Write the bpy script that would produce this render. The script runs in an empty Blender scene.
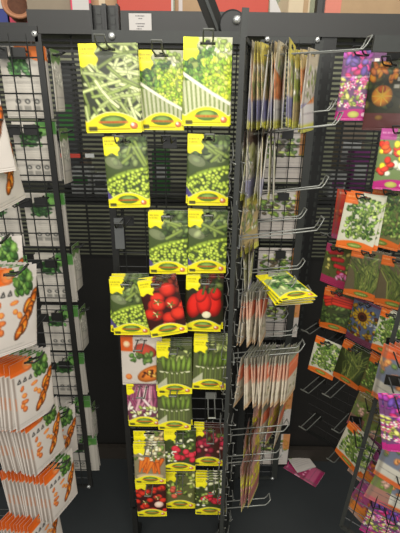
import bpy, math, random
import numpy as np
from mathutils import Matrix, Vector

random.seed(7)
COL = bpy.context.scene.collection
R = math.radians
# ------------------------------------------------------------------ camera
F = 400.0
CAMLOC = Vector((0, 0, 1.5))
CM = Matrix.Rotation(R(90 - 21), 3, 'X') @ Matrix.Rotation(R(0.7), 3, 'Z')
cam = bpy.data.cameras.new('camera'); cam.sensor_fit = 'VERTICAL'; cam.sensor_height = 36
cam.lens = F / 533 * 36; cam.clip_start = 0.02
co = bpy.data.objects.new('camera', cam); COL.objects.link(co)
co.matrix_world = Matrix.Translation(CAMLOC) @ CM.to_4x4()
bpy.context.scene.camera = co

def at(px, py, Y):
    """point of the vertical plane y=Y that the photo shows at pixel px,py"""
    d = CM @ Vector(((px - 200) / F, -(py - 266.5) / F, -1))
    return CAMLOC + d * (Y / d.y)
def atz(px, py, z):
    d = CM @ Vector(((px - 200) / F, -(py - 266.5) / F, -1))
    return CAMLOC + d * ((z - 1.5) / d.z)

# ------------------------------------------------------------------ tagging
def tag(o, label, cat, group=None, kind=None):
    o['label'] = label; o['category'] = cat
    if not 4 <= len(label.split()) <= 16: print('LABEL', len(label.split()), label)
    if group: o['group'] = group
    if kind: o['kind'] = kind
    return o
def link(o, parent=None):
    COL.objects.link(o)
    if parent: o.parent = parent
    return o

class MB:
    def __init__(s): s.v = []; s.f = []; s.c = []
    def quad(s, p, col=None):
        n = len(s.v); s.v += [tuple(q) for q in p]; s.f.append(tuple(range(n, n + len(p))))
    def box(s, c, size, rot=None):
        c = Vector(c); n = len(s.v)
        for dx in (-1, 1):
            for dy in (-1, 1):
                for dz in (-1, 1):
                    q = Vector((dx * size[0] / 2, dy * size[1] / 2, dz * size[2] / 2))
                    if rot: q = rot @ q
                    s.v.append(tuple(c + q))
        for f in ((0,1,3,2),(4,6,7,5),(0,4,5,1),(2,3,7,6),(0,2,6,4),(1,5,7,3)):
            s.f.append(tuple(n + i for i in f))
        return s
    def bar(s, a, b, w, t, up=(0, 1, 0)):
        """flat bar from a to b, w wide, t thick along 'up'"""
        a = Vector(a); b = Vector(b); d = (b - a); L = d.length; d.normalize()
        u = Vector(up); u = (u - d * u.dot(d)).normalized(); w_ = d.cross(u)
        m = Matrix((w_, u, d)).transposed()
        return s.box((a + b) / 2, (w, t, L), m)
    def tube(s, pts, r, seg=6, closed=False):
        pts = [Vector(p) for p in pts]; n0 = len(s.v); N = len(pts)
        for i, p in enumerate(pts):
            if closed: d = pts[(i + 1) % N] - pts[i - 1]
            else: d = pts[min(i + 1, N - 1)] - pts[max(i - 1, 0)]
            d.normalize()
            u = Vector((0, 0, 1)) if abs(d.z) < .9 else Vector((0, 1, 0))
            x = d.cross(u).normalized(); y = d.cross(x)
            for k in range(seg):
                a = 2 * math.pi * k / seg
                s.v.append(tuple(p + x * r * math.cos(a) + y * r * math.sin(a)))
        for i in range(N if closed else N - 1):
            j = (i + 1) % N
            for k in range(seg):
                k2 = (k + 1) % seg
                s.f.append((n0 + i*seg + k, n0 + i*seg + k2, n0 + j*seg + k2, n0 + j*seg + k))
        if not closed:
            s.f.append(tuple(n0 + k for k in range(seg))); s.f.append(tuple(n0 + (N-1)*seg + k for k in reversed(range(seg))))
        return s
    def lathe(s, c, prof, seg=20, axis='Z'):
        n0 = len(s.v); c = Vector(c)
        for (r, h) in prof:
            for k in range(seg):
                a = 2*math.pi*k/seg
                q = Vector((r*math.cos(a), r*math.sin(a), h)) if axis == 'Z' else Vector((r*math.cos(a), -h, r*math.sin(a)))
                s.v.append(tuple(c + q))
        for i in range(len(prof)-1):
            for k in range(seg):
                k2 = (k+1) % seg
                s.f.append((n0+i*seg+k, n0+i*seg+k2, n0+(i+1)*seg+k2, n0+(i+1)*seg+k))
        s.f.append(tuple(n0+(len(prof)-1)*seg+k for k in range(seg)))
        return s
    def build(s, name, m, parent=None, loc=None, smooth=False):
        me = bpy.data.meshes.new(name)
        v = s.v
        if loc is not None:
            l = Vector(loc); v = [tuple(Vector(p) - l) for p in v]
        me.from_pydata(v, [], s.f); me.materials.append(m)
        if smooth:
            for p in me.polygons: p.use_smooth = True
        me.update()
        o = bpy.data.objects.new(name, me)
        if loc is not None and parent is None: o.location = loc
        return link(o, parent)

# ------------------------------------------------------------------ materials
def lin(c):
    return tuple((x/12.92 if x <= .04045 else ((x+.055)/1.055)**2.4) for x in (v/255 for v in c))
def mat(name, rgb, rough=.5, metal=0, noise=.12, scale=30, bump=0):
    m = bpy.data.materials.new(name); m.use_nodes = True; nt = m.node_tree
    b = nt.nodes['Principled BSDF']
    b.inputs['Roughness'].default_value = rough; b.inputs['Metallic'].default_value = metal
    tc = nt.nodes.new('ShaderNodeTexCoord'); nz = nt.nodes.new('ShaderNodeTexNoise')
    nz.inputs['Scale'].default_value = scale; nz.inputs['Detail'].default_value = 3
    nt.links.new(tc.outputs['Object'], nz.inputs['Vector'])
    mx = nt.nodes.new('ShaderNodeMix'); mx.data_type = 'RGBA'
    c = lin(rgb)
    mx.inputs['A'].default_value = (*[x*(1-noise) for x in c], 1)
    mx.inputs['B'].default_value = (*[min(1, x*(1+noise)) for x in c], 1)
    nt.links.new(nz.outputs['Fac'], mx.inputs['Factor']); nt.links.new(mx.outputs['Result'], b.inputs['Base Color'])
    if bump:
        bp = nt.nodes.new('ShaderNodeBump'); bp.inputs['Strength'].default_value = bump; bp.inputs['Distance'].default_value = .002
        nt.links.new(nz.outputs['Fac'], bp.inputs['Height']); nt.links.new(bp.outputs['Normal'], b.inputs['Normal'])
    return m
def print_mat(name='printed_film', rough=.38):
    m = bpy.data.materials.new(name); m.use_nodes = True; nt = m.node_tree
    b = nt.nodes['Principled BSDF']; b.inputs['Roughness'].default_value = rough
    at_ = nt.nodes.new('ShaderNodeAttribute'); at_.attribute_name = 'print'
    nt.links.new(at_.outputs['Color'], b.inputs['Base Color'])
    tc = nt.nodes.new('ShaderNodeTexCoord'); nz = nt.nodes.new('ShaderNodeTexNoise')
    nz.inputs['Scale'].default_value = 28; nz.inputs['Detail'].default_value = 1.5
    bp = nt.nodes.new('ShaderNodeBump'); bp.inputs['Strength'].default_value = .35; bp.inputs['Distance'].default_value = .003
    nt.links.new(tc.outputs['Object'], nz.inputs['Vector']); nt.links.new(nz.outputs['Fac'], bp.inputs['Height'])
    nt.links.new(bp.outputs['Normal'], b.inputs['Normal'])
    return m
M = dict(
    black=mat('black_enamel', (23, 23, 20), .45, 0, .2, 60),
    rail=mat('charcoal_powder_coat', (43, 45, 41), .5, 0, .15, 80),
    beam=mat('grey_steel_beam', (47, 46, 43), .5, 0, .08, 12),
    hookw=mat('grey_wire', (96, 97, 90), .4, .2, .1, 50),
    wire=mat('dark_wire', (32, 33, 30), .5, 0, .2, 50),
    chrome=mat('chrome_wire', (140, 141, 134), .35, .45, .1, 40),
    plate=mat('grey_plastic', (86, 88, 86), .5),
    backp=mat('black_back_panel', (25, 23, 18), .6, 0, .25, 6),
    shelf=mat('black_gloss_base', (44, 47, 47), .5, 0, .2, 5),
    skirt=mat('brown_skirting', (46, 40, 32), .6),
    bolt=mat('bolt_steel', (205, 205, 200), .25, .7),
    paper=mat('white_paper', (200, 194, 188), .7, 0, .03),
    ink=mat('grey_ink', (92, 88, 90), .7),
    floor=mat('shop_floor_tile', (120, 115, 108), .4, 0, .1, 3),
    wallb=mat('olive_wall', (112, 114, 92), .8, 0, .5, 7),
    orange=mat('red_orange_board', (186, 52, 20), .5, 0, .05),
    cream=mat('cream_board', (200, 182, 150), .6, 0, .08),
    taupe=mat('taupe_carton', (140, 126, 106), .7, 0, .15),
    tan=mat('tan_carton', (170, 140, 104), .7, 0, .15),
    salmon=mat('salmon_board', (205, 120, 100), .6),
    terra=mat('terracotta', (176, 122, 88), .7, 0, .2),
    soil=mat('brown_soil', (92, 58, 40), .9, 0, .4, 90),
    pink=mat('pink_card', (214, 58, 88), .5),
    white=mat('white_plastic', (205, 206, 200), .4, 0, .05),
    redp=mat('red_label_card', (190, 60, 44), .5),
    green=mat('green_leaf', (66, 132, 60), .5, 0, .4, 40),
    purple=mat('purple_card', (140, 60, 130), .5, 0, .3, 20),
    blue=mat('blue_card', (50, 60, 130), .5, 0, .2, 20),
    film=print_mat(), backfilm=print_mat('printed_paper', .6),
)

# ------------------------------------------------------------------ print painter
class Art:
    SS = 3; SAT = .84; GAIN = .90
    def __init__(s, W=50, H=80, bg=(200, 200, 200), seed=1):
        s.W, s.H = W, H; s.w, s.h = W*s.SS, H*s.SS
        s.a = np.zeros((s.h, s.w, 3)); s.a[:] = bg
        s.rs = random.Random(seed); s.asp = H / W
        yy, xx = np.mgrid[0:s.h, 0:s.w]
        s.x = (xx + .5) / s.w; s.y = (yy + .5) / s.h * s.asp     # unit = packet width
    def put(s, m, col, op=1.0):
        m = np.asarray(m, float) * op
        s.a = s.a * (1 - m[..., None]) + np.array(col, float) * m[..., None]
    def ell(s, cx, cy, rx, ry, col, rot=0, shade=.35, op=1, clip=None):
        c, n = math.cos(rot), math.sin(rot)
        dx, dy = s.x - cx, s.y - cy
        u = (dx*c + dy*n)/rx; v = (-dx*n + dy*c)/ry
        d = u*u + v*v; m = d < 1
        if clip is not None: m = m & clip
        sh = 1 + shade*(.55 - d) - shade*.5*(dx/rx*.3 + dy/max(rx, ry)*.6)
        colr = np.clip(np.array(col)[None, None, :] * sh[..., None], 0, 255)
        mm = (m*op)[..., None]
        s.a = s.a*(1-mm) + colr*mm
    def seg(s, x0, y0, x1, y1, r, col, shade=.5, clip=None, taper=0):
        dx, dy = x1-x0, y1-y0; L = dx*dx+dy*dy + 1e-9
        t = np.clip(((s.x-x0)*dx + (s.y-y0)*dy)/L, 0, 1)
        d = np.hypot(s.x-x0-t*dx, s.y-y0-t*dy) / (r*(1-taper*t))
        m = d < 1
        if clip is not None: m = m & clip
        colr = np.clip(np.array(col)[None, None, :]*(1+shade*(.4-d*d))[..., None], 0, 255)
        mm = m[..., None].astype(float); s.a = s.a*(1-mm)+colr*mm
    def curve(s, pts, r, col, shade=.5, clip=None):
        for a, b in zip(pts[:-1], pts[1:]): s.seg(*a, *b, r, col, shade, clip)
    def rect(s, x0, y0, x1, y1, col, op=1): s.put((s.x >= x0) & (s.x <= x1) & (s.y >= y0) & (s.y <= y1), col, op)
    def u(s, a, b): return s.rs.uniform(a, b)
    def var(s, col, k=.15):
        f = 1 + s.u(-k, k); return tuple(min(255, c*f) for c in col)
    def leaves(s, n, x0, y0, x1, y1, cols, r=.09, clip=None):
        for _ in range(n):
            s.ell(s.u(x0, x1), s.u(y0, y1), s.u(.5, 1)*r, s.u(.3, .6)*r, s.var(s.rs.choice(cols)), s.u(0, 3.14), .7, clip=clip)
    def text(s, x0, y0, x1, h, col, op=.7):
        x = x0
        while x < x1:
            l = s.u(.25, .8)*h; s.rect(x, y0, min(x+l, x1), y0+h, col, op); x += l + h*.3
    def done(s):
        a = s.a.reshape(s.H, s.SS, s.W, s.SS, 3).mean((1, 3)) / 255
        a = np.clip(a, 0, 1)
        gr = np.clip(a[..., 1]-np.maximum(a[..., 0], a[..., 2]), 0, 1); a[..., 0] += .28*gr; a[..., 1] -= .10*gr
        g = a.mean(2, keepdims=True)
        yel = ((a[..., 0] > .85) & (a[..., 1] > .8) & (a[..., 2] < .3))[..., None]
        k = np.where(yel, .97, s.SAT); a = np.clip((g + (a-g)*k)*np.where(yel, .97, s.GAIN) + np.where(yel, 0, .012), 0, 1)
        a = np.where(yel, a, np.clip((a-.5)*1.1+.5, 0, 1)*np.array([1.02, 1.0, .93]))
        return np.where(a <= .04045, a/12.92, ((a+.055)/1.055)**2.4)

YEL = (252, 238, 22)
def yellow_frame(A, corner=True, clipx=.36):
    asp = A.asp
    if corner:
        m = (A.x < clipx + .03*np.sin(A.y*30)) & (A.y < .38*asp/1.6 + .03*np.sin(A.x*25))
        A.put(m, YEL); A.text(.04, .08, .28, .035, (120, 110, 20), .5); A.text(.04, .15, .24, .03, (120, 110, 20), .4)
    arch = asp - .22 - .16*np.clip(1 - ((A.x-.5)/.44)**2, 0, 1)
    A.put(A.y > arch, YEL)
    A.put((A.y > arch) & (A.y < arch+.015), (240, 240, 190))
    A.ell(.5, asp-.21, .24, .10, (74, 140, 50), 0, .2); A.ell(.5, asp-.235, .15, .05, (120, 180, 80), 0, .2)
    A.rect(.24, asp-.215, .76, asp-.175, (222, 150, 40)); A.text(.27, asp-.21, .73, .03, (200, 60, 30), .8)
    A.put((abs(A.x-.5) < .3) & (abs(A.y-(asp-.07)) < .012), (150, 120, 20), .5)
    A.rect(.05, asp-.12, .2, asp-.04, (60, 60, 40), .8)
    A.ell(.86, asp-.13, .07, .06, (225, 120, 70), 0, .3); A.ell(.84, asp-.15, .03, .03, (255, 250, 240))
def orange_frame(A, bottom=True):
    asp = A.asp; O = (244, 112, 24)
    A.put((A.x < .34+.02*np.sin(A.y*30)) & (A.y < .30), O); A.text(.05, .09, .26, .035, (255, 210, 170))
    if bottom:
        arch = asp-.2-.08*np.clip(1-((A.x-.5)/.45)**2, 0, 1)
        A.put(A.y > arch, O)
        A.ell(.5, asp-.15, .2, .07, (110, 150, 50), 0, .2); A.text(.36, asp-.165, .64, .03, (220, 230, 160))
        A.text(.08, asp-.06, .9, .025, (255, 220, 180), .5)
def purple_frame(A):
    asp = A.asp; P = (200, 30, 140)
    arch = asp-.24-.08*np.clip(1-((A.x-.5)/.45)**2, 0, 1)
    A.put(A.y > arch, P); A.ell(.45, asp-.17, .15, .09, (190, 190, 90), 0, .2); A.ell(.75, asp-.17, .1, .06, (240, 200, 230), 0, .2)
    A.text(.1, asp-.05, .9, .025, (255, 200, 240), .6)

def art_beans():
    A = Art(56, 84, (52, 66, 40), 3)
    for i in range(70):
        x, y = A.u(-.2, .9), A.u(-.1, 1.3); a = A.rs.choice([A.u(-.4, .9), A.u(.4, 1.3), A.u(-1.2, 0)]); L = A.u(.5, .85); b = A.u(-.1, .1)
        dx, dy = math.cos(a)*L, math.sin(a)*L; col = A.var(A.rs.choice([(150, 178, 104), (170, 196, 126), (120, 152, 76), (188, 208, 150)]), .12)
        A.curve([(x, y), (x+dx*.35-dy*b, y+dy*.35+dx*b), (x+dx*.7-dy*b, y+dy*.7+dx*b), (x+dx, y+dy)], .030, col, .6)
    yellow_frame(A, clipx=.3); return A.done()
def art_lettuce(seed=1, bright=1.0):
    A = Art(54, 86, (140, 170, 80), seed)
    A.rect(.3, 0, 1, .3, (190, 196, 170)); A.leaves(40, .4, .05, 1, .4, [(120, 160, 70), (160, 196, 90), (196, 206, 160)], .09)
    A.leaves(170, .0, .22, .66, .85, [(40, 110, 34), (66, 140, 44), (30, 86, 30), (96, 160, 50)], .075)
    A.leaves(190, .42, .38, 1.05, 1.05, [(170, 214, 40), (140, 200, 40), (190, 224, 80), (110, 176, 30)], .075)
    bowl = (A.y > .62 + .55*A.x) & (A.y > .75)
    A.put(bowl, (196, 206, 170))
    for k in range(12): A.seg(-.05+k*.1, .6+k*.05, .05+k*.09, 1.6, .018, (120, 150, 80), .1, clip=bowl)
    A.curve([(-.05, .6), (.25, .78), (.6, .98), (1.05, 1.2)], .035, (226, 232, 214), .3)
    yellow_frame(A, clipx=.3); A.a = np.clip(A.a*bright, 0, 255); return A.done()
def art_peas(seed=1, dull=0):
    A = Art(50, 82, (70, 100, 50), seed)
    A.leaves(60, .2, 0, 1.05, .6, [(86, 120, 64), (60, 96, 44), (116, 146, 84), (50, 80, 40)], .14)
    for k in range(5): A.seg(A.u(.3, .9), A.u(.1, .5), A.u(.4, 1), A.u(.3, .7), .04, (120, 156, 70))
    A.ell(.22, .58, .22, .12, (170, 180, 150), .4, .2, .5)
    for i in range(150):
        y = A.u(.75, 1.5); x = A.u(0, 1)
        if y < .98 - .25*x: continue
        A.ell(x, y, .046, .046, A.var((146, 190, 60), .14), 0, .9)
    A.curve([(.0, 1.05), (.25, .88), (.55, .78), (1, .72)], .06, (110, 150, 50), .7)
    for k in range(8): A.ell(.1+k*.11, .98-.035*k, .05, .05, (150, 196, 60), 0, .8)
    A.put((A.x < .18) & (A.y > 1.2) & (A.x*1.4+1.2 < A.y), (90, 80, 150))
    yellow_frame(A); 
    if dull: A.a *= .9
    return A.done()
def art_tomato(seed=4, small=False):
    A = Art(48, 78, (70, 24, 18), seed)
    A.leaves(20, .3, 0, 1, .5, [(110, 40, 26), (70, 60, 30)], .15)
    for i in range(26 if small else 12):
        r = A.u(.09, .12) if small else A.u(.17, .22); A.ell(A.u(0, 1), A.u(.3, 1.35), r, r*.9, A.var((206, 42, 24), .12), 0, .7)
    for (x, y) in ((.4, .62), (.72, .75), (.3, .95)):
        for k in range(5):
            a = k*1.256+.3; A.seg(x, y, x+.1*math.cos(a), y+.08*math.sin(a), .016, (236, 210, 150) if k % 2 else (80, 110, 40))
    if small: A.ell(.75, 1.05, .15, .14, (240, 200, 190), 0, .4)
    yellow_frame(A); return A.done()
def art_pepper():
    A = Art(48, 78, (50, 50, 24), 8)
    A.leaves(26, .2, 0, 1, .5, [(46, 74, 30), (80, 100, 40), (120, 40, 20)], .14)
    for (x, y, rx, ry, r) in ((.25, .85, .2, .36, .15), (.75, .8, .22, .36, -.1), (.5, .78, .2, .32, .0), (.42, .55, .14, .2, .4), (.8, .5, .15, .18, -.3)):
        A.ell(x, y, rx, ry, A.var((216, 28, 16), .08), r, .6)
    A.seg(.5, .3, .46, .5, .03, (60, 110, 40)); A.seg(.8, .28, .74, .45, .03, (60, 110, 40)); A.ell(.58, 1.1, .12, .1, (236, 230, 200), 0, .1)
    yellow_frame(A); return A.done()
def art_gherkin(seed=5):
    A = Art(46, 74, (88, 104, 60), seed)
    A.leaves(24, 0, 0, 1, .6, [(96, 124, 60), (60, 86, 40), (150, 170, 100)], .14)
    for k in range(6): A.ell(.2+k*.14, .62+A.u(-.06, .06), .06, .28, A.var((84, 124, 44)), A.u(-.15, .15), .7)
    A.rect(.14, .82, .88, 1.26, (120, 140, 84), .55); A.curve([(.1, .84), (.5, .9), (.92, .84)], .025, (206, 214, 180), .3)
    for k in range(5): A.seg(.22+k*.14, .9, .22+k*.14, 1.22, .05, (92, 116, 58), .6)
    A.put((A.x < .28) & (A.y > 1.0) & (A.y > 1.3-A.x), (214, 216, 196), .8)
    yellow_frame(A); return A.done()
def art_onion():
    A = Art(46, 66, (120, 60, 90), 6)
    for i in range(16):
        x = A.u(0, 1); A.curve([(x, .1), (x+A.u(-.1, .1), .5), (x+A.u(-.25, .25), .85)], .045, A.rs.choice([(190, 120, 150), (226, 200, 210), (150, 70, 110), (206, 150, 176)]))
    A.leaves(30, .1, .75, 1, 1.2, [(120, 150, 60), (190, 206, 130), (220, 220, 200)], .09)
    yellow_frame(A, clipx=.2); return A.done()
def art_carrot(seed=2):
    A = Art(46, 72, (150, 140, 110), seed)
    A.leaves(30, .2, 0, 1, .45, [(200, 200, 170), (90, 130, 60), (220, 190, 140)], .12)
    for i in range(12):
        x, y = A.u(.1, .9), A.u(.5, .75); A.seg(x, y, x+A.u(-.2, .1), y+A.u(.35, .5), .075, A.var((232, 104, 26), .1), .6, None, .6)
    A.leaves(18, 0, .45, .8, .6, [(80, 120, 50), (236, 200, 170)], .08)
    A.ell(.5, 1.24, .42, .12, (214, 190, 150), 0, .2)
    yellow_frame(A); return A.done()
def art_radish(seed=3):
    A = Art(46, 74, (60, 80, 36), seed)
    A.leaves(50, 0, 0, 1, .7, [(70, 110, 44), (120, 150, 70), (210, 220, 180), (50, 80, 30)], .12)
    for i in range(13): A.ell(A.u(.25, 1), A.u(.65, 1.2), A.u(.09, .14), A.u(.09, .13), A.var((214, 40, 60), .1), 0, .8)
    A.leaves(16, 0, .8, .4, 1.2, [(150, 180, 90), (226, 226, 206)], .08)
    yellow_frame(A); return A.done()
def art_beet():
    A = Art(46, 66, (80, 40, 30), 12)
    for i in range(18): A.ell(A.u(0, 1), A.u(.3, 1.1), A.u(.1, .15), A.u(.1, .14), A.var((150, 30, 56), .2), 0, .8)
    A.leaves(14, .3, .1, 1, .5, [(80, 100, 40), (150, 60, 70)], .12)
    for k in range(4): A.ell(A.u(.2, .9), A.u(.6, 1), .05, .05, (220, 150, 150))
    yellow_frame(A, clipx=.3); return A.done()
def art_mixveg():
    A = Art(46, 66, (100, 110, 60), 14)
    A.leaves(50, 0, .1, 1, .9, [(120, 150, 60), (70, 100, 40), (190, 200, 130)], .12)
    for k in range(5): A.ell(A.u(.1, .5), A.u(.6, 1), .1, .09, A.var((220, 90, 70), .1), 0, .6)
    yellow_frame(A); return A.done()
def art_broccoli():
    A = Art(50, 80, (150, 190, 130), 15)
    A.leaves(40, 0, .1, 1, 1.3, [(190, 216, 170), (150, 190, 120)], .14)
    for (x, y, r) in ((.65, .4, .25), (.35, .8, .22), (.7, 1.0, .2)):
        A.leaves(40, x-r, y-r*.6, x+r, y+r*.6, [(50, 120, 50), (80, 160, 70), (40, 100, 50)], .09)
        A.seg(x, y+r*.5, x, y+r*1.2, .06, (190, 216, 150))
    A.put((A.x < .06) | (A.x > .94), YEL)
    yellow_frame(A); return A.done()
def art_white_carrot(seed=1):
    A = Art(52, 84, (214, 208, 212), seed); O = (246, 106, 16)
    A.put((A.x < .5 - .12*(A.y/.36)**3) & (A.y < .3), O); A.ell(.42, .15, .13, .15, (250, 130, 60)); A.ell(.45, .15, .06, .06, (255, 190, 130))
    for i in range(44): A.ell(A.u(.56, .86), A.u(.06, .5), A.u(.03, .06), A.u(.06, .11), A.var(A.rs.choice([(50, 130, 50), (90, 160, 70), (40, 100, 46)])), A.u(-.6, .6), .7)
    for x in (.14, .27, .4): A.curve([(x, .50), (x+.05, .42), (x+.07, .50), (x+.02, .51)], .012, (60, 60, 60), .1)
    for k in range(9): A.ell(A.u(.1, .62), A.u(.6, 1.3), A.u(.05, .09), A.u(.04, .06), A.var((240, 124, 56)), A.u(0, 3), .5)
    for k in range(9):
        x, y = .84+A.u(-.05, .1)-.03*k, .6+k*.08
        A.ell(x, y, .075, .16, (110, 56, 24), .45, .3); A.ell(x, y, .055, .14, A.var((226, 110, 24)), .45, .8)
        A.seg(x-.03, y, x+.04, y+.02, .01, (250, 190, 90), .2)
    A.put((A.x > .035) & (A.x < .085) & (A.y > .33), (150, 136, 132), .8); A.put((A.x > .05) & (A.x < .08) & (A.y > .8) & (A.y < 1.1), (220, 120, 70), .7)  # grey margin strip paints in the shadow between fanned packets, plus orange print
    A.text(.1, 1.46, .7, .03, (150, 150, 150), .5)
    return A.done()
def art_white_pizza():
    A = Art(46, 60, (214, 206, 206), 21)
    A.put((A.x < .3) & (A.y < .38), (240, 100, 30)); A.ell(.15, .2, .08, .08, (255, 200, 160))
    A.ell(.6, .35, .28, .16, (196, 70, 50), .3); A.leaves(22, .25, .42, .75, .65, [(60, 120, 50), (100, 150, 70)], .1)
    A.ell(.75, .95, .38, .2, (220, 120, 40), -.4, .5); A.leaves(20, .5, .85, 1, 1.05, [(240, 180, 80), (180, 60, 30), (90, 40, 20)], .07)
    A.ell(.18, 1.05, .08, .08, (240, 130, 60))
    return A.done()
def art_white_back(seed=1, oc=False, dim=1.0):
    A = Art(48, 76, (206, 202, 202), seed)
    A.put(A.x > .9, (170, 166, 166), .6)
    if oc:
        A.put((A.x > .35) & (A.y < .28+.05*np.sin(A.x*9)), (246, 120, 10)); A.ell(.55, .17, .14, .08, (200, 90, 30))
    else:
        A.put((A.x > .55) & (A.y < .32), (60, 160, 70)); A.ell(.65, .24, .2, .14, (90, 190, 90))
    A.leaves(40, .2, .28, .62, .62, [(40, 110, 50), (60, 150, 70), (30, 80, 40)], .1)
    for k in range(7): A.text(.1, .68+k*.06, .8, .014, (120, 120, 120), .3)
    for k in range(3): A.ell(.3+.2*k, 1.2, .06, .06, (90, 90, 92), 0, .1); A.ell(.3+.2*k, 1.2, .03, .03, (190, 190, 190), 0, .1)
    for k in range(3): A.rect(.22+.2*k, 1.3, .36+.2*k, 1.4, (120, 120, 120), .6)
    A.a *= dim
    return A.done()
def art_purple():
    A = Art(50, 90, (120, 70, 130), 31)
    A.leaves(40, 0, 0, .7, .7, [(150, 50, 160), (200, 40, 110), (90, 60, 150), (220, 60, 150)], .16)
    A.leaves(50, 0, .65, 1, 1.4, [(150, 170, 70), (190, 190, 100), (110, 140, 60)], .1)
    for k in range(28):
        x, y = A.u(0, 1), A.u(.7, 1.45)
        for j in range(5): A.ell(x+.05*math.cos(j*1.256), y+.05*math.sin(j*1.256), .035, .022, A.rs.choice([(255, 230, 245), (240, 120, 190), (220, 60, 140)]), j*1.256)
    for (x, y) in ((.8, .2), (.75, .38), (.72, .55), (.93, .33)): A.rect(x, y, x+.12, y+.1, (236, 232, 232), .95)
    A.put((abs(A.y-.66) < .012), (240, 230, 240), .6)
    purple_frame(A); return A.done()
def art_pumpkinflower():
    A = Art(46, 84, (60, 60, 30), 32)
    A.leaves(40, 0, 0, 1, 1.2, [(60, 80, 36), (96, 90, 40), (40, 50, 26)], .16)
    A.leaves(18, .1, .08, .7, .5, [(226, 130, 20), (200, 100, 20)], .14)
    A.ell(.4, .9, .26, .28, (232, 140, 24), 0, .6); A.ell(.38, .72, .1, .1, (210, 90, 20))
    for j in range(8): A.seg(.4, .9, .4+.24*math.cos(j*.785), .9+.24*math.sin(j*.785), .012, (250, 190, 60))
    for (x, y) in ((.75, .25), (.72, .42), (.66, .6)): A.rect(x, y, x+.14, y+.1, (226, 224, 216), .9)
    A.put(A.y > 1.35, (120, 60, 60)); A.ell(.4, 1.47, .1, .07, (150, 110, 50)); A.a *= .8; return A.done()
def art_tulip():
    A = Art(46, 80, (110, 150, 90), 33)
    A.leaves(20, 0, .3, 1, 1.3, [(90, 130, 60), (200, 210, 190)], .14)
    for k in range(26): A.ell(A.u(.05, 1), A.u(.3, 1.25), .11, .08, A.rs.choice([(226, 50, 30), (240, 90, 30), (240, 214, 50), (232, 60, 40), (220, 200, 40)]), A.u(0, 3), .6)
    A.rect(0, 0, .4, .32, (190, 60, 160)); A.text(.05, .1, .34, .05, (240, 180, 230))
    purple_frame(A); return A.done()
def art_herb(seed=1, bg=(206, 208, 196), cols=((60, 120, 44), (100, 156, 64), (40, 92, 36), (140, 180, 90))):
    A = Art(48, 76, bg, seed)
    A.leaves(190, .12, .12, .96, 1.22, list(cols), .085)
    for k in range(5): A.seg(.5+A.u(-.2, .2), 1.2, .5+A.u(-.35, .35), .4, .012, (90, 130, 60))
    orange_frame(A); return A.done()
def art_grass(seed=1, bg=(112, 100, 74)):
    A = Art(48, 76, bg, seed)
    for k in range(60):
        x = A.u(.3, .8); A.curve([(x, 1.3), (x+A.u(-.15, .2), .8), (x+A.u(-.55, .5), A.u(.1, .6))], .016, A.var(A.rs.choice([(90, 120, 50), (130, 150, 70), (60, 90, 40)])))
    orange_frame(A); return A.done()
def art_chili():
    A = Art(48, 76, (70, 90, 50), 41)
    A.leaves(50, 0, .5, 1, 1.3, [(70, 110, 50), (90, 130, 60), (50, 80, 40)], .14)
    for k in range(4): A.curve([(.0+.05*k, .3+k*.11), (.35, .22+k*.1), (.95, .3+k*.08)], .07, A.var((196, 44, 26), .12), .7)
    orange_frame(A); return A.done()
def art_pepperflat():
    A = Art(48, 70, (100, 110, 60), 42)
    A.leaves(30, 0, .2, 1, 1.2, [(90, 130, 50), (60, 90, 40), (180, 170, 90)], .13)
    for k in range(4): A.seg(.2+.15*k, .3+.2*k, .6+.1*k, .2+.25*k, .08, A.var((206, 40, 50), .1))
    A.put((A.y > 1.15), (200, 50, 110)); A.put((A.x < .2) & (A.y < .3), (200, 60, 120)); A.leaves(8, .5, .9, 1, 1.2, [(226, 100, 160), (240, 160, 200)], .12)
    return A.done()
def art_sunflower():
    A = Art(48, 80, (110, 130, 180), 43)
    A.leaves(50, 0, .3, 1, 1.4, [(210, 170, 40), (90, 110, 40), (120, 60, 30), (190, 140, 30)], .13)
    A.leaves(16, .6, .5, 1, .9, [(150, 170, 220), (190, 200, 230)], .1)
    for j in range(14): A.ell(.45+.24*math.cos(j*.449), .62+.24*math.sin(j*.449), .1, .045, (232, 176, 30), j*.449)
    A.ell(.45, .62, .17, .17, (110, 50, 24), 0, .5); A.ell(.45, .62, .08, .08, (60, 30, 20))
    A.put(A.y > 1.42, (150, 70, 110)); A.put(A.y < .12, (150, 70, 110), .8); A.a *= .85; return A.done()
def art_edge(seed, top, mid, low, tip, noise=((200, 200, 190), (120, 150, 80))):
    """striped print of packets that show little more than an edge"""
    A = Art(30, 48, mid, seed)
    A.leaves(26, 0, .35, 1, 1.0, list(noise), .12)
    A.put(A.y < .34+.04*np.sin(A.x*12), top); A.put((A.y > 1.02), low); A.put(A.y > 1.42, tip)
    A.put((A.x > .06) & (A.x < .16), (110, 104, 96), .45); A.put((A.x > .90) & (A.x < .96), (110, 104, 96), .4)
    A.text(.1, .1, .8, .05, (250, 250, 240), .5); A.text(.1, 1.2, .9, .03, (80, 80, 90), .5)
    return A.done()

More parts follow.
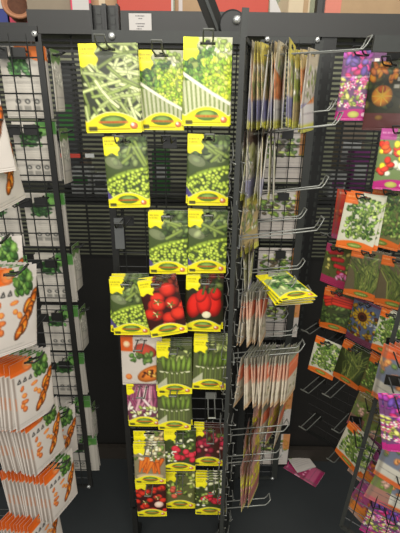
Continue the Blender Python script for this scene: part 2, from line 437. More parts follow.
# ------------------------------------------------------------------ packets
TAB = .020        # height of hang tab strip
PACKS = {}
def pack_mesh(key, art, w, h, thick=.004, film='film', bow=0.0):
    """returns (body mesh, tab mesh); origin at the hang slot, front faces -Y"""
    Hn, Wn = art.shape[:2]
    top = .010
    def colattr(me, cols):
        ca = me.color_attributes.new('print', 'FLOAT_COLOR', 'POINT')
        ca.data.foreach_set('color', np.concatenate([cols, np.ones((len(cols), 1))], 1).astype(np.float32).ravel())
    tabrows = max(3, round(TAB / h * (Hn-1)))
    def vert(i, j, back=False):       # i row, j col
        u = j/(Wn-1); v = i/(Hn-1)
        x = (u-.5)*w; z = top - v*h
        vv = (v*h-TAB)/(h-TAB)
        p = 0
        if vv > 0:
            p = thick*(max(0, math.sin(math.pi*min(1, u)))**.5)*(max(0, math.sin(math.pi*min(1, vv*.94)))**.5)
        b = bow*(v**2)
        return (x, (-p if not back else p*.8+.0004) - b, z)
    # body
    V = []; C = []; Fc = []
    for i in range(tabrows, Hn):
        for j in range(Wn): V.append(vert(i, j)); C.append(art[i, j])
    nr = Hn - tabrows; sealrows = 4 if Hn > 60 else 3
    for i in range(nr-1-sealrows):
        for j in range(Wn-1):
            a = i*Wn+j; Fc.append((a, a+Wn, a+Wn+1, a+1))
    SV = V[(nr-1-sealrows)*Wn:]; SC = np.array(C[(nr-1-sealrows)*Wn:]); SV = [(x, y-.0003+(.0004 if (q//Wn) % 2 else 0), z) for q, (x, y, z) in enumerate(SV)]
    SF = [(i*Wn+j, i*Wn+Wn+j, i*Wn+Wn+j+1, i*Wn+j+1) for i in range(sealrows) for j in range(Wn-1)]
    ms = bpy.data.meshes.new(key+'_seal'); ms.from_pydata(SV, [], SF); colattr(ms, SC); ms.materials.append(M[film])
    nf = len(V); bc = (.60, .59, .58)
    bi = list(range(tabrows, Hn, 6)); bj = list(range(0, Wn, 6))
    if bi[-1] != Hn-1: bi.append(Hn-1)
    if bj[-1] != Wn-1: bj.append(Wn-1)
    for i in bi:
        for j in bj:
            V.append(vert(i, j, True)); C.append(art[i, j]*.25+np.array(bc)*.75)
    nb = len(bj)
    for i in range(len(bi)-1):
        for j in range(nb-1):
            a = nf+i*nb+j; Fc.append((a, a+1, a+nb+1, a+nb))
    # side walls
    for a, b in zip(bi[:-1], bi[1:]):
        ia, ib = bi.index(a), bi.index(b)
        Fc.append(((a-tabrows)*Wn, nf+ia*nb, nf+ib*nb, (b-tabrows)*Wn))
        Fc.append(((b-tabrows)*Wn+Wn-1, nf+ib*nb+nb-1, nf+ia*nb+nb-1, (a-tabrows)*Wn+Wn-1))
    me = bpy.data.meshes.new(key); me.from_pydata(V, [], Fc); colattr(me, np.array(C)); me.materials.append(M[film])
    for p in me.polygons: p.use_smooth = True
    # tab with euro slot
    V = []; C = []; Fc = []
    for back in (0, 1):
        for i in range(0, tabrows+1):
            for j in range(Wn):
                x, y, z = vert(i, j); V.append((x, y+(.0008 if back else 0), z)); C.append(art[i, j] if not back else np.array(bc))
    n1 = (tabrows+1)*Wn
    for i in range(tabrows):
        for j in range(Wn-1):
            cx = ((j+.5)/(Wn-1)-.5)*w; cz = top-(i+.5)/(Hn-1)*h
            if abs(cx) < .0145 and abs(cz) < .0030 or (abs(cx) < .004 and abs(cz-.002) < .004): continue
            a = i*Wn+j; Fc.append((a, a+Wn, a+Wn+1, a+1)); a += n1; Fc.append((a, a+1, a+Wn+1, a+Wn))
    mt = bpy.data.meshes.new(key+'_tab'); mt.from_pydata(V, [], Fc); colattr(mt, np.array(C)); mt.materials.append(M[film])
    PACKS[key] = (me, mt, ms, w, h, thick)
def packet(key, hang, label, group=None, yaw=0, roll=0, pitch=0, cat='seed packet', name='seed_packet', tab=True, yscale=1, s=1):
    me, mt = PACKS[key][:2]
    o = link(bpy.data.objects.new(name, me))
    o.location = hang
    o.rotation_mode = 'XYZ'
    o.matrix_world = Matrix.Translation(Vector(hang)) @ Matrix.Rotation(R(yaw), 4, 'Z') @ Matrix.Rotation(R(pitch), 4, 'X') @ Matrix.Rotation(R(roll), 4, 'Y') @ Matrix.Scale(s, 4)
    tag(o, label, cat, group)
    link(bpy.data.objects.new('hang_tab', mt), o); link(bpy.data.objects.new('bottom_seal', PACKS[key][2]), o)
    return o
def hangpt(px, ytop, Y):
    return at(px, ytop, Y) - Vector((0, 0, .010))

# ------------------------------------------------------------------ hooks
def hook(base, d, L, label, gap=.018, r=.0017, m='wire', up=.014, group=None, cat='hook', tilt=0):
    """double-prong display hook: base on panel, direction d (horizontal), closed upturned end"""
    base = Vector(base); d = Vector((d[0], d[1], 0)).normalized(); s = Vector((-d.y, d.x, 0))
    dz = Vector((0, 0, 1)); dd = (d*math.cos(R(tilt)) + dz*math.sin(R(tilt))).normalized(); uu = s.cross(dd); uu = uu if uu.z > 0 else -uu
    b = MB()
    def side(k): return [base+s*gap/2*k, base+s*gap/2*k+dd*(L-.016), base+s*gap/2*k+dd*(L-.008)+uu*up*.35, base+s*gap/2*k+dd*L+uu*up]
    pts = side(-1) + side(1)[::-1]
    b.tube(pts, r, 6)
    o = b.build('display_hook', M[m], None, base, True); tag(o, label, cat, group)
    c = MB(); c.box(-d*.001+Vector((0, 0, -.006)), (.003, gap+.012, .022), Matrix.Rotation(math.atan2(d.y, d.x), 3, 'Z'))
    c.build('back_clip', M['black'] if m != 'chrome' else M['chrome'], o)
    e = dd*L+uu*up
    MB().tube([e-s*gap/2, e, e+s*gap/2], r*1.15, 6).build('end_bar', M[m], o)
    return o

# ------------------------------------------------------------------ wire panels
def panel(label, a, b, z0, z1, ph=.036, pv=.05, rw=.016, rt=.006, lean=0, group=None, left=True, right=True, zg0=None, bolts=True, m='rail', top=.024, wr=.0013, wm='wire'):
    """grid panel between plan points a and b"""
    a = Vector((*a, 0)); b = Vector((*b, 0)); d = (b-a); L = d.length; d.normalize(); n = Vector((-d.y, d.x, 0))
    root = bpy.data.objects.new('wire_display_panel', None); link(root); root.location = (a.x, a.y, z0); root.empty_display_size = .05
    tag(root, label, 'display rack', group)
    def P(t, z): return d*t + Vector((0, 0, z-z0)) + d*(lean*(z-z0))
    if left:
        MB().bar(P(0, z0), P(0, z1), rw, rt, n).build('side_rail', M[m], root)
    if right:
        MB().bar(P(L, z0), P(L, z1), rw, rt, n).build('side_rail', M[m], root)
    MB().bar(P(0, z1), P(L, z1), top, rt, n).build('top_rail', M[m], root)
    MB().bar(P(0, z0), P(L, z0), .010, rt, n).build('bottom_rail', M[m], root)
    g = MB(); z = zg0 or z0
    while z < z1-.01:
        g.tube([P(0, z), P(L, z)], wr, 4); z += ph
    t = pv*.5
    while t < L:
        g.tube([P(t, zg0 or z0)-n*.0022, P(t, z1)-n*.0022], wr, 4); t += pv
    g.build('wire_grid', M[wm], root)
    if bolts:
        for (t, z) in ((L-.006, z1), (L-.006, z0), (.006, z1)):
            p = P(t, z)-n*0
            s = MB(); s.lathe((0, 0, 0), [(.006, 0), (.006, .002), (.004, .004), (.001, .0045)], 12, 'Y')
            o = s.build('bolt', M['bolt'], root, None, True)
            o.location = p + (n if n.y < 0 else -n)*(rt/2); o.rotation_euler.z = math.atan2(d.y, d.x)
            MB().lathe((0, -.0046, 0), [(.0018, 0), (.0018, .0002), (.0005, .0003)], 6, 'Y').build('bolt_socket', M['black'], o)
    return root

# ================================================================== SETTING
def struct(name, mb, m):
    o = mb.build(name, M[m]); o['kind'] = 'structure'; return o
struct('floor', MB().box((0, 1.2, -.02), (5, 5, .04)), 'floor')
struct('wall_back', MB().box((0, 2.62, 1.3), (5, .06, 2.6)), 'wallb')

# base plinth and back panel of the bay
PZ = .15; BY = 1.29
root = bpy.data.objects.new('display_bay', None); link(root); root.location = (0, BY, 0)
tag(root, 'black shop display bay with slatted back, grey header beam and low base shelf', 'shelving')
def Lp(mb, name, m, smooth=False): # build in world coords under root
    mb.v = [(x, y-BY, z) for (x, y, z) in mb.v]
    return mb.build(name, M[m], root, None, smooth)
Lp(MB().box((0, .95, PZ/2), (2.0, .68, PZ)), 'base_shelf', 'shelf')
Lp(MB().box((0, BY-.012, PZ+.03), (1.9, .02, .06)), 'skirting', 'skirt')
zs = at(200, 258, BY).z
Lp(MB().box((0, BY+.01, (PZ+zs)/2), (2.0, .012, zs-PZ)), 'back_panel', 'backp')
g = MB(); z = zs+.004
ztop = at(200, 37, BY).z
while z < ztop:
    g.box((0, BY, z), (2.0, .003, .0074)); z += .0138
for x in np.arange(-.95, 1, .115): g.box((x, BY+.004, (zs+ztop)/2), (.006, .004, ztop-zs))
Lp(g, 'slatted_grille', 'black')
zb0 = at(300, 37, 1.24).z; zb1 = at(300, 13, 1.24).z
xl = at(28, 20, 1.24).x
Lp(MB().box(((xl+1.0)/2, 1.25, (zb0+zb1)/2), (1.0-xl, .03, zb1-zb0)), 'header_beam', 'beam')
def upright(px, py, w=.042):
    x = at(px, py, 1.24).x
    b = MB().box((x, 1.255, (PZ+zb0)/2), (w, .03, zb0-PZ))
    Lp(b, 'upright_post', 'black')
    s = MB(); z = PZ+.05
    while z < zb0-.03:
        s.box((x-w*.28, 1.2392, z), (.006, .001, .016)); s.box((x+w*.28, 1.2392, z), (.006, .001, .016)); z += .028
    Lp(s, 'slot_row', 'rail')
upright(327, 60)

# things beyond the bay, seen over the beam and through the slats
def boxthing(name, label, cat, px0, py0, px1, py1, Y, m, dep=.06, top=None, group=None):
    p = at(px0, py1, Y); q = at(px1, py0, Y)
    o = MB().box(((p.x+q.x)/2, Y+dep/2, (p.z+q.z)/2), (q.x-p.x, dep, q.z-p.z)).build(name, M[m], None, ((p.x+q.x)/2, Y+dep/2, p.z))
    bv = o.modifiers.new('b', 'BEVEL'); bv.width = .002
    tag(o, label, cat, group)
    return o, p, q
def on(o, name, m, dx, dz, w, h, dep):
    s = MB().box((dx, -dep/2-.001, dz), (w, .002, h)); return s.build(name, M[m], o)
zshelf = at(200, 26, 1.42).z
sh = MB().box((0, 1.62, zshelf-.008), (2.0, .44, .016)).build('overhead_shelf', M['beam'], None, (0, 1.55, zshelf-.02))
tag(sh, 'grey shelf board behind the header beam carrying boxes', 'shelf')
o, p, q = boxthing('carton', 'large taupe carton above the left end of the header beam', 'box', 29, -14, 74, 24, 1.42, 'taupe', .2)
on(o, 'printed_label', 'cream', -.03, .11, .05, .035, .2)
o, p, q = boxthing('carton', 'beige carton behind the two slotted brackets', 'box', 88, -14, 117, 24, 1.44, 'tan', .2); on(o, 'flap_tape', 'cream', 0, .06, .02, .12, .2)
o, p, q = boxthing('promotion_board', 'red orange board left of the slanted strut, above white price notice', 'sign', 118, -14, 172, 24, 1.40, 'orange', .01); on(o, 'white_edge', 'paper', .083, .06, .006, .12, .01)
o, p, q = boxthing('carton', 'tan carton between the red board and slanted strut', 'box', 175, -14, 206, 24, 1.44, 'tan', .2); on(o, 'white_flap', 'paper', -.03, .06, .012, .1, .2)
o, p, q = boxthing('promotion_board', 'red orange board with white slanted end, right of the slanted strut', 'sign', 212, -14, 270, 24, 1.40, 'orange', .01)
a = at(270, -14, 1.40); b_ = at(270, 24, 1.40); c_ = at(286, 24, 1.40)
w = MB(); w.quad([b_-o.location, c_-o.location, a-o.location]); w.quad([Vector((0, .01, 0))+a-o.location, Vector((0, .01, 0))+c_-o.location, Vector((0, .01, 0))+b_-o.location]); w.build('slanted_end', M['paper'], o)
o, p, q = boxthing('carton', 'cream carton left of the dark post over the beam', 'box', 287, -14, 312, 24, 1.44, 'cream', .2); on(o, 'tape_strip', 'tan', .02, .06, .014, .12, .2)
o, p, q = boxthing('back_post', 'dark grey post rising above the header beam', 'post', 315, -14, 334, 24, 1.44, 'beam', .03); on(o, 'slot_row', 'black', 0, .06, .008, .1, .03)
o, p, q = boxthing('carton', 'wide tan carton with salmon side above the right rack', 'box', 338, -14, 430, 24, 1.44, 'tan', .2)
on(o, 'salmon_side', 'salmon', -.155, .06, .05, .14, .2); on(o, 'white_strip', 'white', .06, .085, .10, .008, .2)
# red price card
o, p, q = boxthing('price_card', 'small red and white price card peeking over beam beside carton', 'sign', 72, -10, 90, 24, 1.41, 'pink', .006); on(o, 'white_face', 'paper', 0, .055, .05, .045, .006)
# terracotta pot at far left
pc = at(11, 24, 1.45)
pb = MB().lathe((0, 0, 0), [(.030, 0), (.038, .045), (.046, .05), (.046, .064), (.040, .064), (.036, .052)], 24)
pot = pb.build('flower_pot', M['terra'], None, None, True); pot.location = (pc.x+.012, 1.50, zshelf+.042); pot.rotation_euler = (R(72), 0, R(18)); tag(pot, 'terracotta coloured flower pot lying over the shelf at top left', 'plant pot')
MB().lathe((0, 0, .05), [(.039, 0), (.02, .004), (.001, .005)], 20).build('soil', M['soil'], pot)
o, p, q = boxthing('product_bag', 'pink and white product bag behind the terracotta pot', 'bag', 8, -12, 27, 24, 1.56, 'pink', .05); on(o, 'white_patch', 'paper', .012, .05, .03, .05, .05)
o, p, q = boxthing('product_bag', 'dark blue product bag at the top left corner', 'bag', -12, -12, 6, 24, 1.56, 'blue', .05); on(o, 'white_patch', 'paper', .012, .07, .02, .05, .05)

# far shelf behind slats with assorted goods
zf = at(200, 196, 1.5).z
fs = MB().box((0, 1.62, zf-.012), (2.0, .34, .024)).build('far_shelf', M['black'], None, (0, 1.62, zf-.024)); tag(fs, 'dark shelf of the next aisle seen through the back slats', 'shelf')
def far(name, label, cat, x0, x1, y0, m, part, pm, Y=1.5, group=None):
    p = at(x0, 100, Y); q = at(x1, 100, Y); zt = at(x0, y0, Y).z
    # resting on the shelf top
    o = MB().box((0, 0, (zt-zf)/2), (q.x-p.x, .07, zt-zf)).build(name, M[m]); o.location = ((p.x+q.x)/2, Y+.035, zf)
    tag(o, label, cat, group); o.modifiers.new('b', 'BEVEL').width = .004
    MB().box((0, -.036, (zt-zf)*.55), ((q.x-p.x)*.7, .002, (zt-zf)*.3)).build(part, M[pm], o)
far('product_box', 'white box on next aisle shelf, seen through slats beside left rack', 'box', 62, 84, 168, 'white', 'label_patch', 'green')
far('product_box', 'low white box behind slats, left of the pea packets', 'box', 86, 102, 174, 'white', 'label_patch', 'plate')
far('product_box', 'box with red label behind slats between left and centre racks', 'box', 56, 82, 150, 'taupe', 'label_patch', 'redp', 1.64)
far('product_box', 'green box behind slats over the gap between packets', 'box', 150, 168, 150, 'green', 'label_patch', 'white')
far('product_box', 'white box behind slats right of the upright post', 'box', 340, 358, 172, 'white', 'label_patch', 'purple')
far('product_box', 'purple box behind slats under the purple flower packet', 'box', 362, 380, 150, 'purple', 'label_patch', 'white')
far('product_box', 'tall pale box behind slats near the right edge', 'box', 345, 372, 118, 'taupe', 'label_patch', 'white', 1.62)
far('product_box', 'dark tall box behind slats beside the left rack top', 'box', 54, 74, 62, 'plate', 'label_patch', 'green', 1.62)

# price strip rails on back grille
for (x0, x1, y, m, lab) in ((58, 79, 156, 'redp', 'red ticket clipped on back slats between left and centre racks'), (84, 93, 156, 'white', 'small white ticket clipped on back slats beside the red ticket')):
    p = at(x0, y, 1.27); q = at(x1, y, 1.27)
    o = MB().box((0, 0, 0), (q.x-p.x, .004, .012)).build('price_ticket', M[m]); o.location = ((p.x+q.x)/2, 1.284, p.z); tag(o, lab, 'ticket')

# ================================================================== CENTRE RACK
CY = .92
cl = at(115, 240, CY).x; cr = at(236, 240, CY).x
cz0 = at(180, 508, CY).z; cz1 = at(180, 38, CY).z
cp = panel('centre wire grid rack facing front, hung with yellow vegetable seed packets', (cl, CY), (cr, CY), cz0, cz1, bolts=False, m='black')
# extend top rail leftwards + bolt and foot
xa = at(92, 38, CY-.01).x
MB().bar((xa-cl, -.008, cz1-cz0), (cr-cl, -.008, cz1-cz0), .022, .006, (0, 1, 0)).build('cross_arm', M['rail'], cp)
s = MB(); s.lathe((0, 0, 0), [(.007, 0), (.007, .003), (.004, .005), (.001, .0055)], 14, 'Y'); bo = s.build('bolt', M['bolt'], cp, None, True)
bp_ = at(112, 39, CY-.012); bo.location = (bp_.x-cl, -.0115, cz1-cz0)
for x in (cl+.004, cr-.004):
    MB().bar((x-cl, 0, 0), (x-cl, 0, PZ+.018-cz0), .016, .012).build('leg', M['black'], cp)
    MB().box((x-cl, -.12, PZ+.009-cz0), (.018, .36, .018)).build('foot_bar', M['black'], cp)
# brackets at the top
for k, (x0, x1) in enumerate(((93, 105), (107, 119))):
    p = at(x0, 34, .94); q = at(x1, 4, .94)
    w_ = q.x-p.x; h_ = q.z-p.z
    b = MB().box((0, 0, h_/2), (w_, .012, h_)); b.box((-w_/2+.002, -.01, h_/2), (.004, .02, h_)); b.box((w_/2-.002, -.01, h_/2), (.004, .02, h_))
    o = b.build('slotted_bracket', M['black']); o.location = ((p.x+q.x)/2, .945, cz1+.006)
    tag(o, ['left one of two dark slotted brackets above centre rack', 'right one of two dark slotted brackets above centre rack'][k], 'bracket')
    s = MB()
    for j in range(3): s.box((0, -.0065, h_*(.2+.3*j)), (.010, .001, .012))
    s.build('slot', M['rail'], o)
# slanted strut and hinge disc
a = at(203, -8, .98); b = at(220, 36, 1.02)
o = MB().bar(a, b, .034, .01, (0, 1, 0)).build('slanted_strut', M['beam'], None, b); tag(o, 'dark grey slanted strut rising above the centre rack', 'strut')
MB().bar(a-b-Vector((0, .006, 0)), Vector((0, -.006, 0)), .006, .002).build('edge_fold', M['plate'], o)
hp = at(232, 26, .93)
o = MB().lathe((0, 0, 0), [(.028, 0), (.028, .008), (.024, .012), (.001, .012)], 24, 'Y').build('hinge_plate', M['black']); o.location = hp; tag(o, 'round black hinge plate with bright bolt beside slanted strut', 'hinge')
s = MB(); s.lathe((0, 0, 0), [(.008, 0), (.008, .004), (.005, .008), (.001, .009)], 14, 'Y'); q_ = s.build('bolt', M['bolt'], o, None, True); q_.location = (.008, -.012, .008)
# paper notice on beam
p = at(129, 30, 1.225); q = at(151, 13, 1.225)
o = MB().box(((p.x+q.x)/2, 1.231, (p.z+q.z)/2), (q.x-p.x, .001, q.z-p.z)).build('paper_notice', M['paper'], None, ((p.x+q.x)/2, 1.231, (p.z+q.z)/2)); tag(o, 'small white paper notice with faint printed lines on header beam', 'sign')
t = MB()
for (z, x0, x1) in ((.014, -.012, .012), (.008, -.004, .006), (-.004, -.012, .012), (-.010, -.008, .008), (-.016, -.01, .004)):
    x = x0
    while x < x1:
        l = random.uniform(.0015, .004); t.box((x+l/2, -.0008, z), (l, .0004, .0022)); x += l+.0012
t.build('printed_lines', M['ink'], o)

# designs
W0, H0 = .089, .148
pack_mesh('beans', art_beans(), .112, .162)
pack_mesh('lettuceA', art_lettuce(1), .089, .148)
pack_mesh('lettuceB', art_lettuce(2, 1.1), .094, .160)
for k in range(4): pack_mesh('peas%d' % k, art_peas(k+1), W0, H0)
pack_mesh('tomato', art_tomato(), W0, H0)
pack_mesh('pepper', art_pepper(), W0, H0)
pack_mesh('gherkin0', art_gherkin(5), W0, H0); pack_mesh('gherkin1', art_gherkin(6), W0, H0); pack_mesh('gherkin2', art_gherkin(9), W0, H0)
pack_mesh('onion', art_onion(), W0, .140)
pack_mesh('carrot0', art_carrot(2), W0, H0); pack_mesh('carrot1', art_carrot(5), W0, H0)
pack_mesh('radish', art_radish(), W0, H0); pack_mesh('tomatosmall', art_tomato(9, True), W0, H0)
pack_mesh('beet', art_beet(), W0, H0*.95); pack_mesh('mixveg', art_mixveg(), W0, H0); pack_mesh('radish2', art_radish(8), W0, H0)
pack_mesh('pizza', art_white_pizza(), .105, H0)

def stack(key, px, ytop, Y, label, n=1, roll=0, behind=None, hookm='hookw', hk=True, hl=.10, jit=2.0, nl=None, yawj=3, hooklabel=None):
    """front packet + n-1 behind it on one hook of the centre rack"""
    P = hangpt(px, ytop, Y)
    packet(key, P, label, roll=roll)
    for i in range(1, n):
        Yi = Y + i*.0085
        if Yi > CY-.008: break
        q = P + Vector((random.uniform(-.001, .001), Yi-Y, random.uniform(0, .001)))
        packet(behind or key, q, nl or ('packet behind the ' + label), group='packets behind the ' + label,
               roll=roll+random.uniform(-jit, jit), yaw=random.uniform(-yawj, yawj)*.3)
    if hk: hook(Vector((P.x, CY-.004, P.z-.0)), (0, -1), hl, hooklabel or ('hook of the ' + label), m=hookm)
    return P
S = stack
S('beans', 107, 43, .862, 'large yellow green bean seed packet at top left of centre rack', 4, -1.5, hl=.115)
S('lettuceA', 161, 50, .880, 'smaller yellow lettuce seed packet second in the top row', 3, 0, hl=.12)
S('lettuceB', 208, 37, .868, 'larger yellow lettuce seed packet at right of the top row', 3, 0, hl=.10)
S('peas0', 124, 137, .870, 'yellow pea seed packet alone under the green bean packet', 4, -1.5)
S('peas1', 209, 135, .876, 'yellow pea seed packet under the larger lettuce packet', 3, 0)
S('peas2', 168, 212, .874, 'yellow pea seed packet on left of the close pair in third row', 3, .5)
S('peas3', 208, 211, .876, 'yellow pea seed packet on right of the close pair in third row', 3, 0)
S('peas0', 128, 279, .858, 'yellow pea seed packet left of the tomato packet', 5, -1, jit=5)
S('tomato', 157, 279, .842, 'tilted yellow tomato seed packet beside the lowest pea packet', 3, -11, jit=4, hl=.115)
S('pepper', 205, 276, .872, 'yellow red pepper seed packet right of the tomato packet', 4, 1.5, jit=3)
S('pizza', 141, 337, .884, 'white packet with orange corner and food picture below tomato packet', 3, 1)
S('gherkin0', 174, 345, .862, 'yellow gherkin seed packet right of the white packet', 5, -.5, jit=3)
S('gherkin1', 212, 340, .864, 'yellow gherkin seed packet below the red pepper packet', 5, 1.5, jit=3)
S('onion', 143, 384, .876, 'yellow red onion seed packet under the white orange packet', 3, 0)
S('gherkin2', 174, 385, .866, 'lowest yellow gherkin seed packet next to the onion packet', 3, 0)
S('carrot0', 149, 444, .862, 'yellow carrot seed packet in front of its hook stack', 2, 0)
P = hangpt(149, 431, .886); packet('carrot1', P, 'yellow carrot seed packet higher and behind the other carrot packet')
S('radish', 180, 430, .868, 'yellow radish seed packet right of the carrot packets', 3, .5)
S('beet', 210, 427, .880, 'yellow beetroot seed packet right of the radish packet', 3, 1)
S('tomatosmall', 150, 480, .872, 'yellow cherry tomato seed packet lowest at left of centre rack', 3, -1)
S('mixveg', 180, 472, .888, 'yellow leafy vegetable seed packet lowest in middle of centre rack', 2, 0)
S('radish2', 211, 478, .872, 'yellow radish seed packet lowest at right of centre rack', 4, 0, jit=3)
p = at(211, 393, CY); hook((p.x, CY-.004, p.z), (0, -1), .11, 'empty chrome double-prong hook below right gherkin packet', m='chrome')
p = at(185, 392, CY)
p = at(136, 218, CY); hook((p.x-.02, CY-.004, p.z), (0, -1), .10, 'empty dark hook on bare grid left of the pea pair')
p = at(170, 140, CY); hook((p.x, CY-.004, p.z), (0, -1), .10, 'empty dark hook between the two pea packets of second row')
p = at(118, 222, CY-.02)
o = MB().box((0, 0, -.03), (.022, .004, .075)).build('ticket_holder', M['plate']); o.location = (p.x, CY-.012, p.z); tag(o, 'grey plastic ticket holder on the bare left part of centre rack', 'ticket holder')
MB().box((0, -.003, -.01), (.018, .001, .012)).build('ticket', M['black'], o)

# ================================================================== EDGE-ON WING AND REAR RACK (right of centre)
wz0 = at(232, 530, .80).z; wz1 = at(247, 16, .86).z
wn = (.071, .80); wf = (.135, 1.10)
panel('black wire wing panel seen edge-on right of the centre rack', wn, wf, PZ+.03, at(247, 50, .95).z, ph=.034, pv=.028, rw=.010, rt=.010, top=.008, bolts=False)
for o_ in (bpy.data.objects['wire_display_panel.001'],):
    zt = at(247, 50, .95).z; zb = o_.location.z
    MB().bar((0, 0, zt-zb), (0.002, 0, wz1-zb), .012, .008, (0, 1, 0)).build('rail_extension', M['rail'], o_)
    lp = MB(); z = .30
    while z < 1.45:      # bright bent wire ends clustered along the near rail
        for dx in (-.012, .006, .020):
            zz = z+random.uniform(-.01, .01)-zb; y0 = random.uniform(-.012, .03); x0 = dx+random.uniform(-.003, .003)
            lp.tube([(x0, y0, zz+.036), (x0+random.uniform(-.005, .005), y0-.004, zz+.014), (x0+random.uniform(-.004, .004), y0, zz), (x0+.008, y0+.004, zz-.004)], .0011, 5)
        z += .036
    lp.build('wire_clip_row', M['chrome'], o_, None, True)
# rear panel
RY = 1.12
ra = at(258, 150, RY).x; rb = at(308, 150, RY).x
rz0 = at(290, 478, RY).z; rz1 = at(280, 40, RY).z
panel('rear wire grid rack holding white packets, behind the edge-on wing', (ra, RY), (rb, RY), rz0, rz1, ph=.030, pv=.034, rw=.020, top=.014)
pack_mesh('rearA', art_herb(51, (206, 202, 200)), .088, .148)
def art_rear(seed):
    A = Art(46, 74, (208, 202, 206), seed)
    for k in range(2):
        x0 = .08+.45*k; A.leaves(30, x0, .2, x0+.38, .85, [(110, 170, 60), (70, 120, 50), (160, 190, 90), (90, 80, 60)], .1)
    A.rect(.8, 0, 1, .8, (220, 130, 60), .8)
    for k in range(4): A.text(.1, 1.0+.1*k, .85, .03, (150, 140, 150), .5)
    return A.done()
pack_mesh('rearB', art_rear(52), .125, .142); pack_mesh('rearC', art_rear(53), .125, .142)
rows = [(287, 128), (283, 190), (280, 248), (281, 297), (280, 345), (275, 392), (273, 434)]
names = ['uppermost', 'second from the top', 'third, just above the lying yellow packet', 'fourth, just under the lying yellow packet', 'fifth from the top', 'sixth from the top', 'lowest']
for i, (x, y) in enumerate(rows):
    P = hangpt(x, y, RY+.012); packet(['rearB', 'rearC'][i % 2], P, 'white packet with green pictures on rear grid, %s' % names[i])
    hook((P.x, RY-.004, P.z), (0, 1), .06, 'short hook on rear grid for the white packet, %s' % names[i])

# hooks pointing right on the wing and the packets on them
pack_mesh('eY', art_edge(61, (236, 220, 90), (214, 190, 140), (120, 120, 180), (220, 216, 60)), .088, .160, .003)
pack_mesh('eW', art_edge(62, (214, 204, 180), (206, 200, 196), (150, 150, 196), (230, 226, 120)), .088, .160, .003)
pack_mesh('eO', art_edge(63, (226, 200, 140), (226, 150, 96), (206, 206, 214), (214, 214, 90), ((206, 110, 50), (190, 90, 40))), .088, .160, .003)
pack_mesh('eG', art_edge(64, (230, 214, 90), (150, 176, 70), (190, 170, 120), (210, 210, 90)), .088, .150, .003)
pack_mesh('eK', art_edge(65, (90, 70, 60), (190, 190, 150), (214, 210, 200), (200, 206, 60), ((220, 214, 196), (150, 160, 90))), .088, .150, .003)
def art_peach(seed):
    A = Art(30, 48, (214, 206, 192), seed)
    A.put(A.y < .78, (240, 118, 80)); A.put(A.y < .3, (150, 156, 140)); A.text(.1, .4, .9, .04, (255, 210, 190), .6)
    A.leaves(14, .1, .85, .9, 1.3, [(150, 150, 110), (236, 190, 170), (230, 226, 216)], .1)
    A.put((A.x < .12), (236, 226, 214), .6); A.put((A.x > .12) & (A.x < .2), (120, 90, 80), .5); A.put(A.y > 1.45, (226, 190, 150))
    return A.done()
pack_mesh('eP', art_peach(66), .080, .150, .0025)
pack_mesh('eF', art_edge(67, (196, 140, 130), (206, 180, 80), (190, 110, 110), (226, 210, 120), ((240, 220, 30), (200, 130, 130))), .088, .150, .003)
pack_mesh('broc', art_broccoli(), .092, .150)
def wingpt(Y):
    t = (Y-wn[1])/(wf[1]-wn[1]); return wn[0]+t*(wf[0]-wn[0])
def wrow(ytop, Y, keys, x0, x1, label, group, yaw=(-78, -58), L=.19, tilt=7, hk=True, hlabel=None, roll=4, m='chrome'):
    """a hook pointing right from the wing at depth Y with packets between pixels x0..x1"""
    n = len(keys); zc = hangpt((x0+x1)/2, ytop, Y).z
    X0 = wingpt(Y)+.004
    xa_ = hangpt(x0, ytop, Y).x; xb_ = hangpt(x1, ytop, Y).x
    for i, k in enumerate(keys):
        x = xa_ + (xb_-xa_)*(i/(max(1, n-1)))
        z = zc + (x-(xa_+xb_)/2)*math.tan(R(tilt))
        packet(k, (x, Y+random.uniform(-.002, .002), z), label, group=group, yaw=random.uniform(*yaw), roll=random.uniform(-roll, roll), pitch=random.uniform(-5, 5))
    if hk:
        z0 = zc + (X0-(xa_+xb_)/2)*math.tan(R(tilt))
        hook((X0, Y, z0), (1, 0), L, hlabel, m=m, tilt=tilt, gap=.022, up=.022)
wrow(44, .90, ['eW', 'eO', 'eW', 'eY', 'eY', 'eY', 'eW', 'eY'], 250, 272, 'pale yellow-tipped packet seen edge-on, first cluster of top wing hook', 'edge-on packets nearest the wing on its top hook', hk=False, yaw=(68, 84))
wrow(43, .905, ['eO', 'eO', 'eW', 'eY', 'eW', 'eY'], 276, 293, 'orange and white packet seen edge-on, middle of top wing hook', 'edge-on packets in the middle of the top wing hook', hk=False, yaw=(62, 82))
wrow(50, .93, ['eG', 'eO', 'eW'], 303, 314, 'green and orange packet seen at an angle, end of top wing hook', 'packets at the end of the top wing hook', hk=False, yaw=(45, 62))
wrow(128, .90, ['eK', 'eW', 'eK', 'eK', 'eY', 'eK', 'eW', 'eK', 'eK'], 249, 275, 'worn pale packet with dark top edge on second wing hook', 'edge-on packets on the second wing hook', hlabel='chrome hook pointing right, second down the wing', L=.20, yaw=(66, 86), roll=7)
wrow(190, .93, ['eG', 'eY'], 248, 254, 'small yellow-green packet sliver beside third wing hook', 'slivers on the third wing hook', hlabel='empty chrome hook pointing right, third down the wing', L=.19, yaw=(50, 70))
for (y, Y, L, lab) in ((118, .98, .19, 'chrome hook behind the second wing hook, ending near the post'), (222, .98, .15, 'thin chrome hook just behind the third wing hook'), (272, .98, .16, 'chrome hook under the far edge of lying yellow packet'), (322, .98, .13, 'dark hook ending below the lying yellow packet'), (337, .96, .16, 'chrome hook behind the peach fans of the wing'), (462, .95, .10, 'chrome hook second from the wing bottom')):
    p = at(245, y, Y); hook((wingpt(Y)+.004, Y, p.z), (1, 0), L, lab, m='chrome', tilt=6, gap=.022, up=.02)
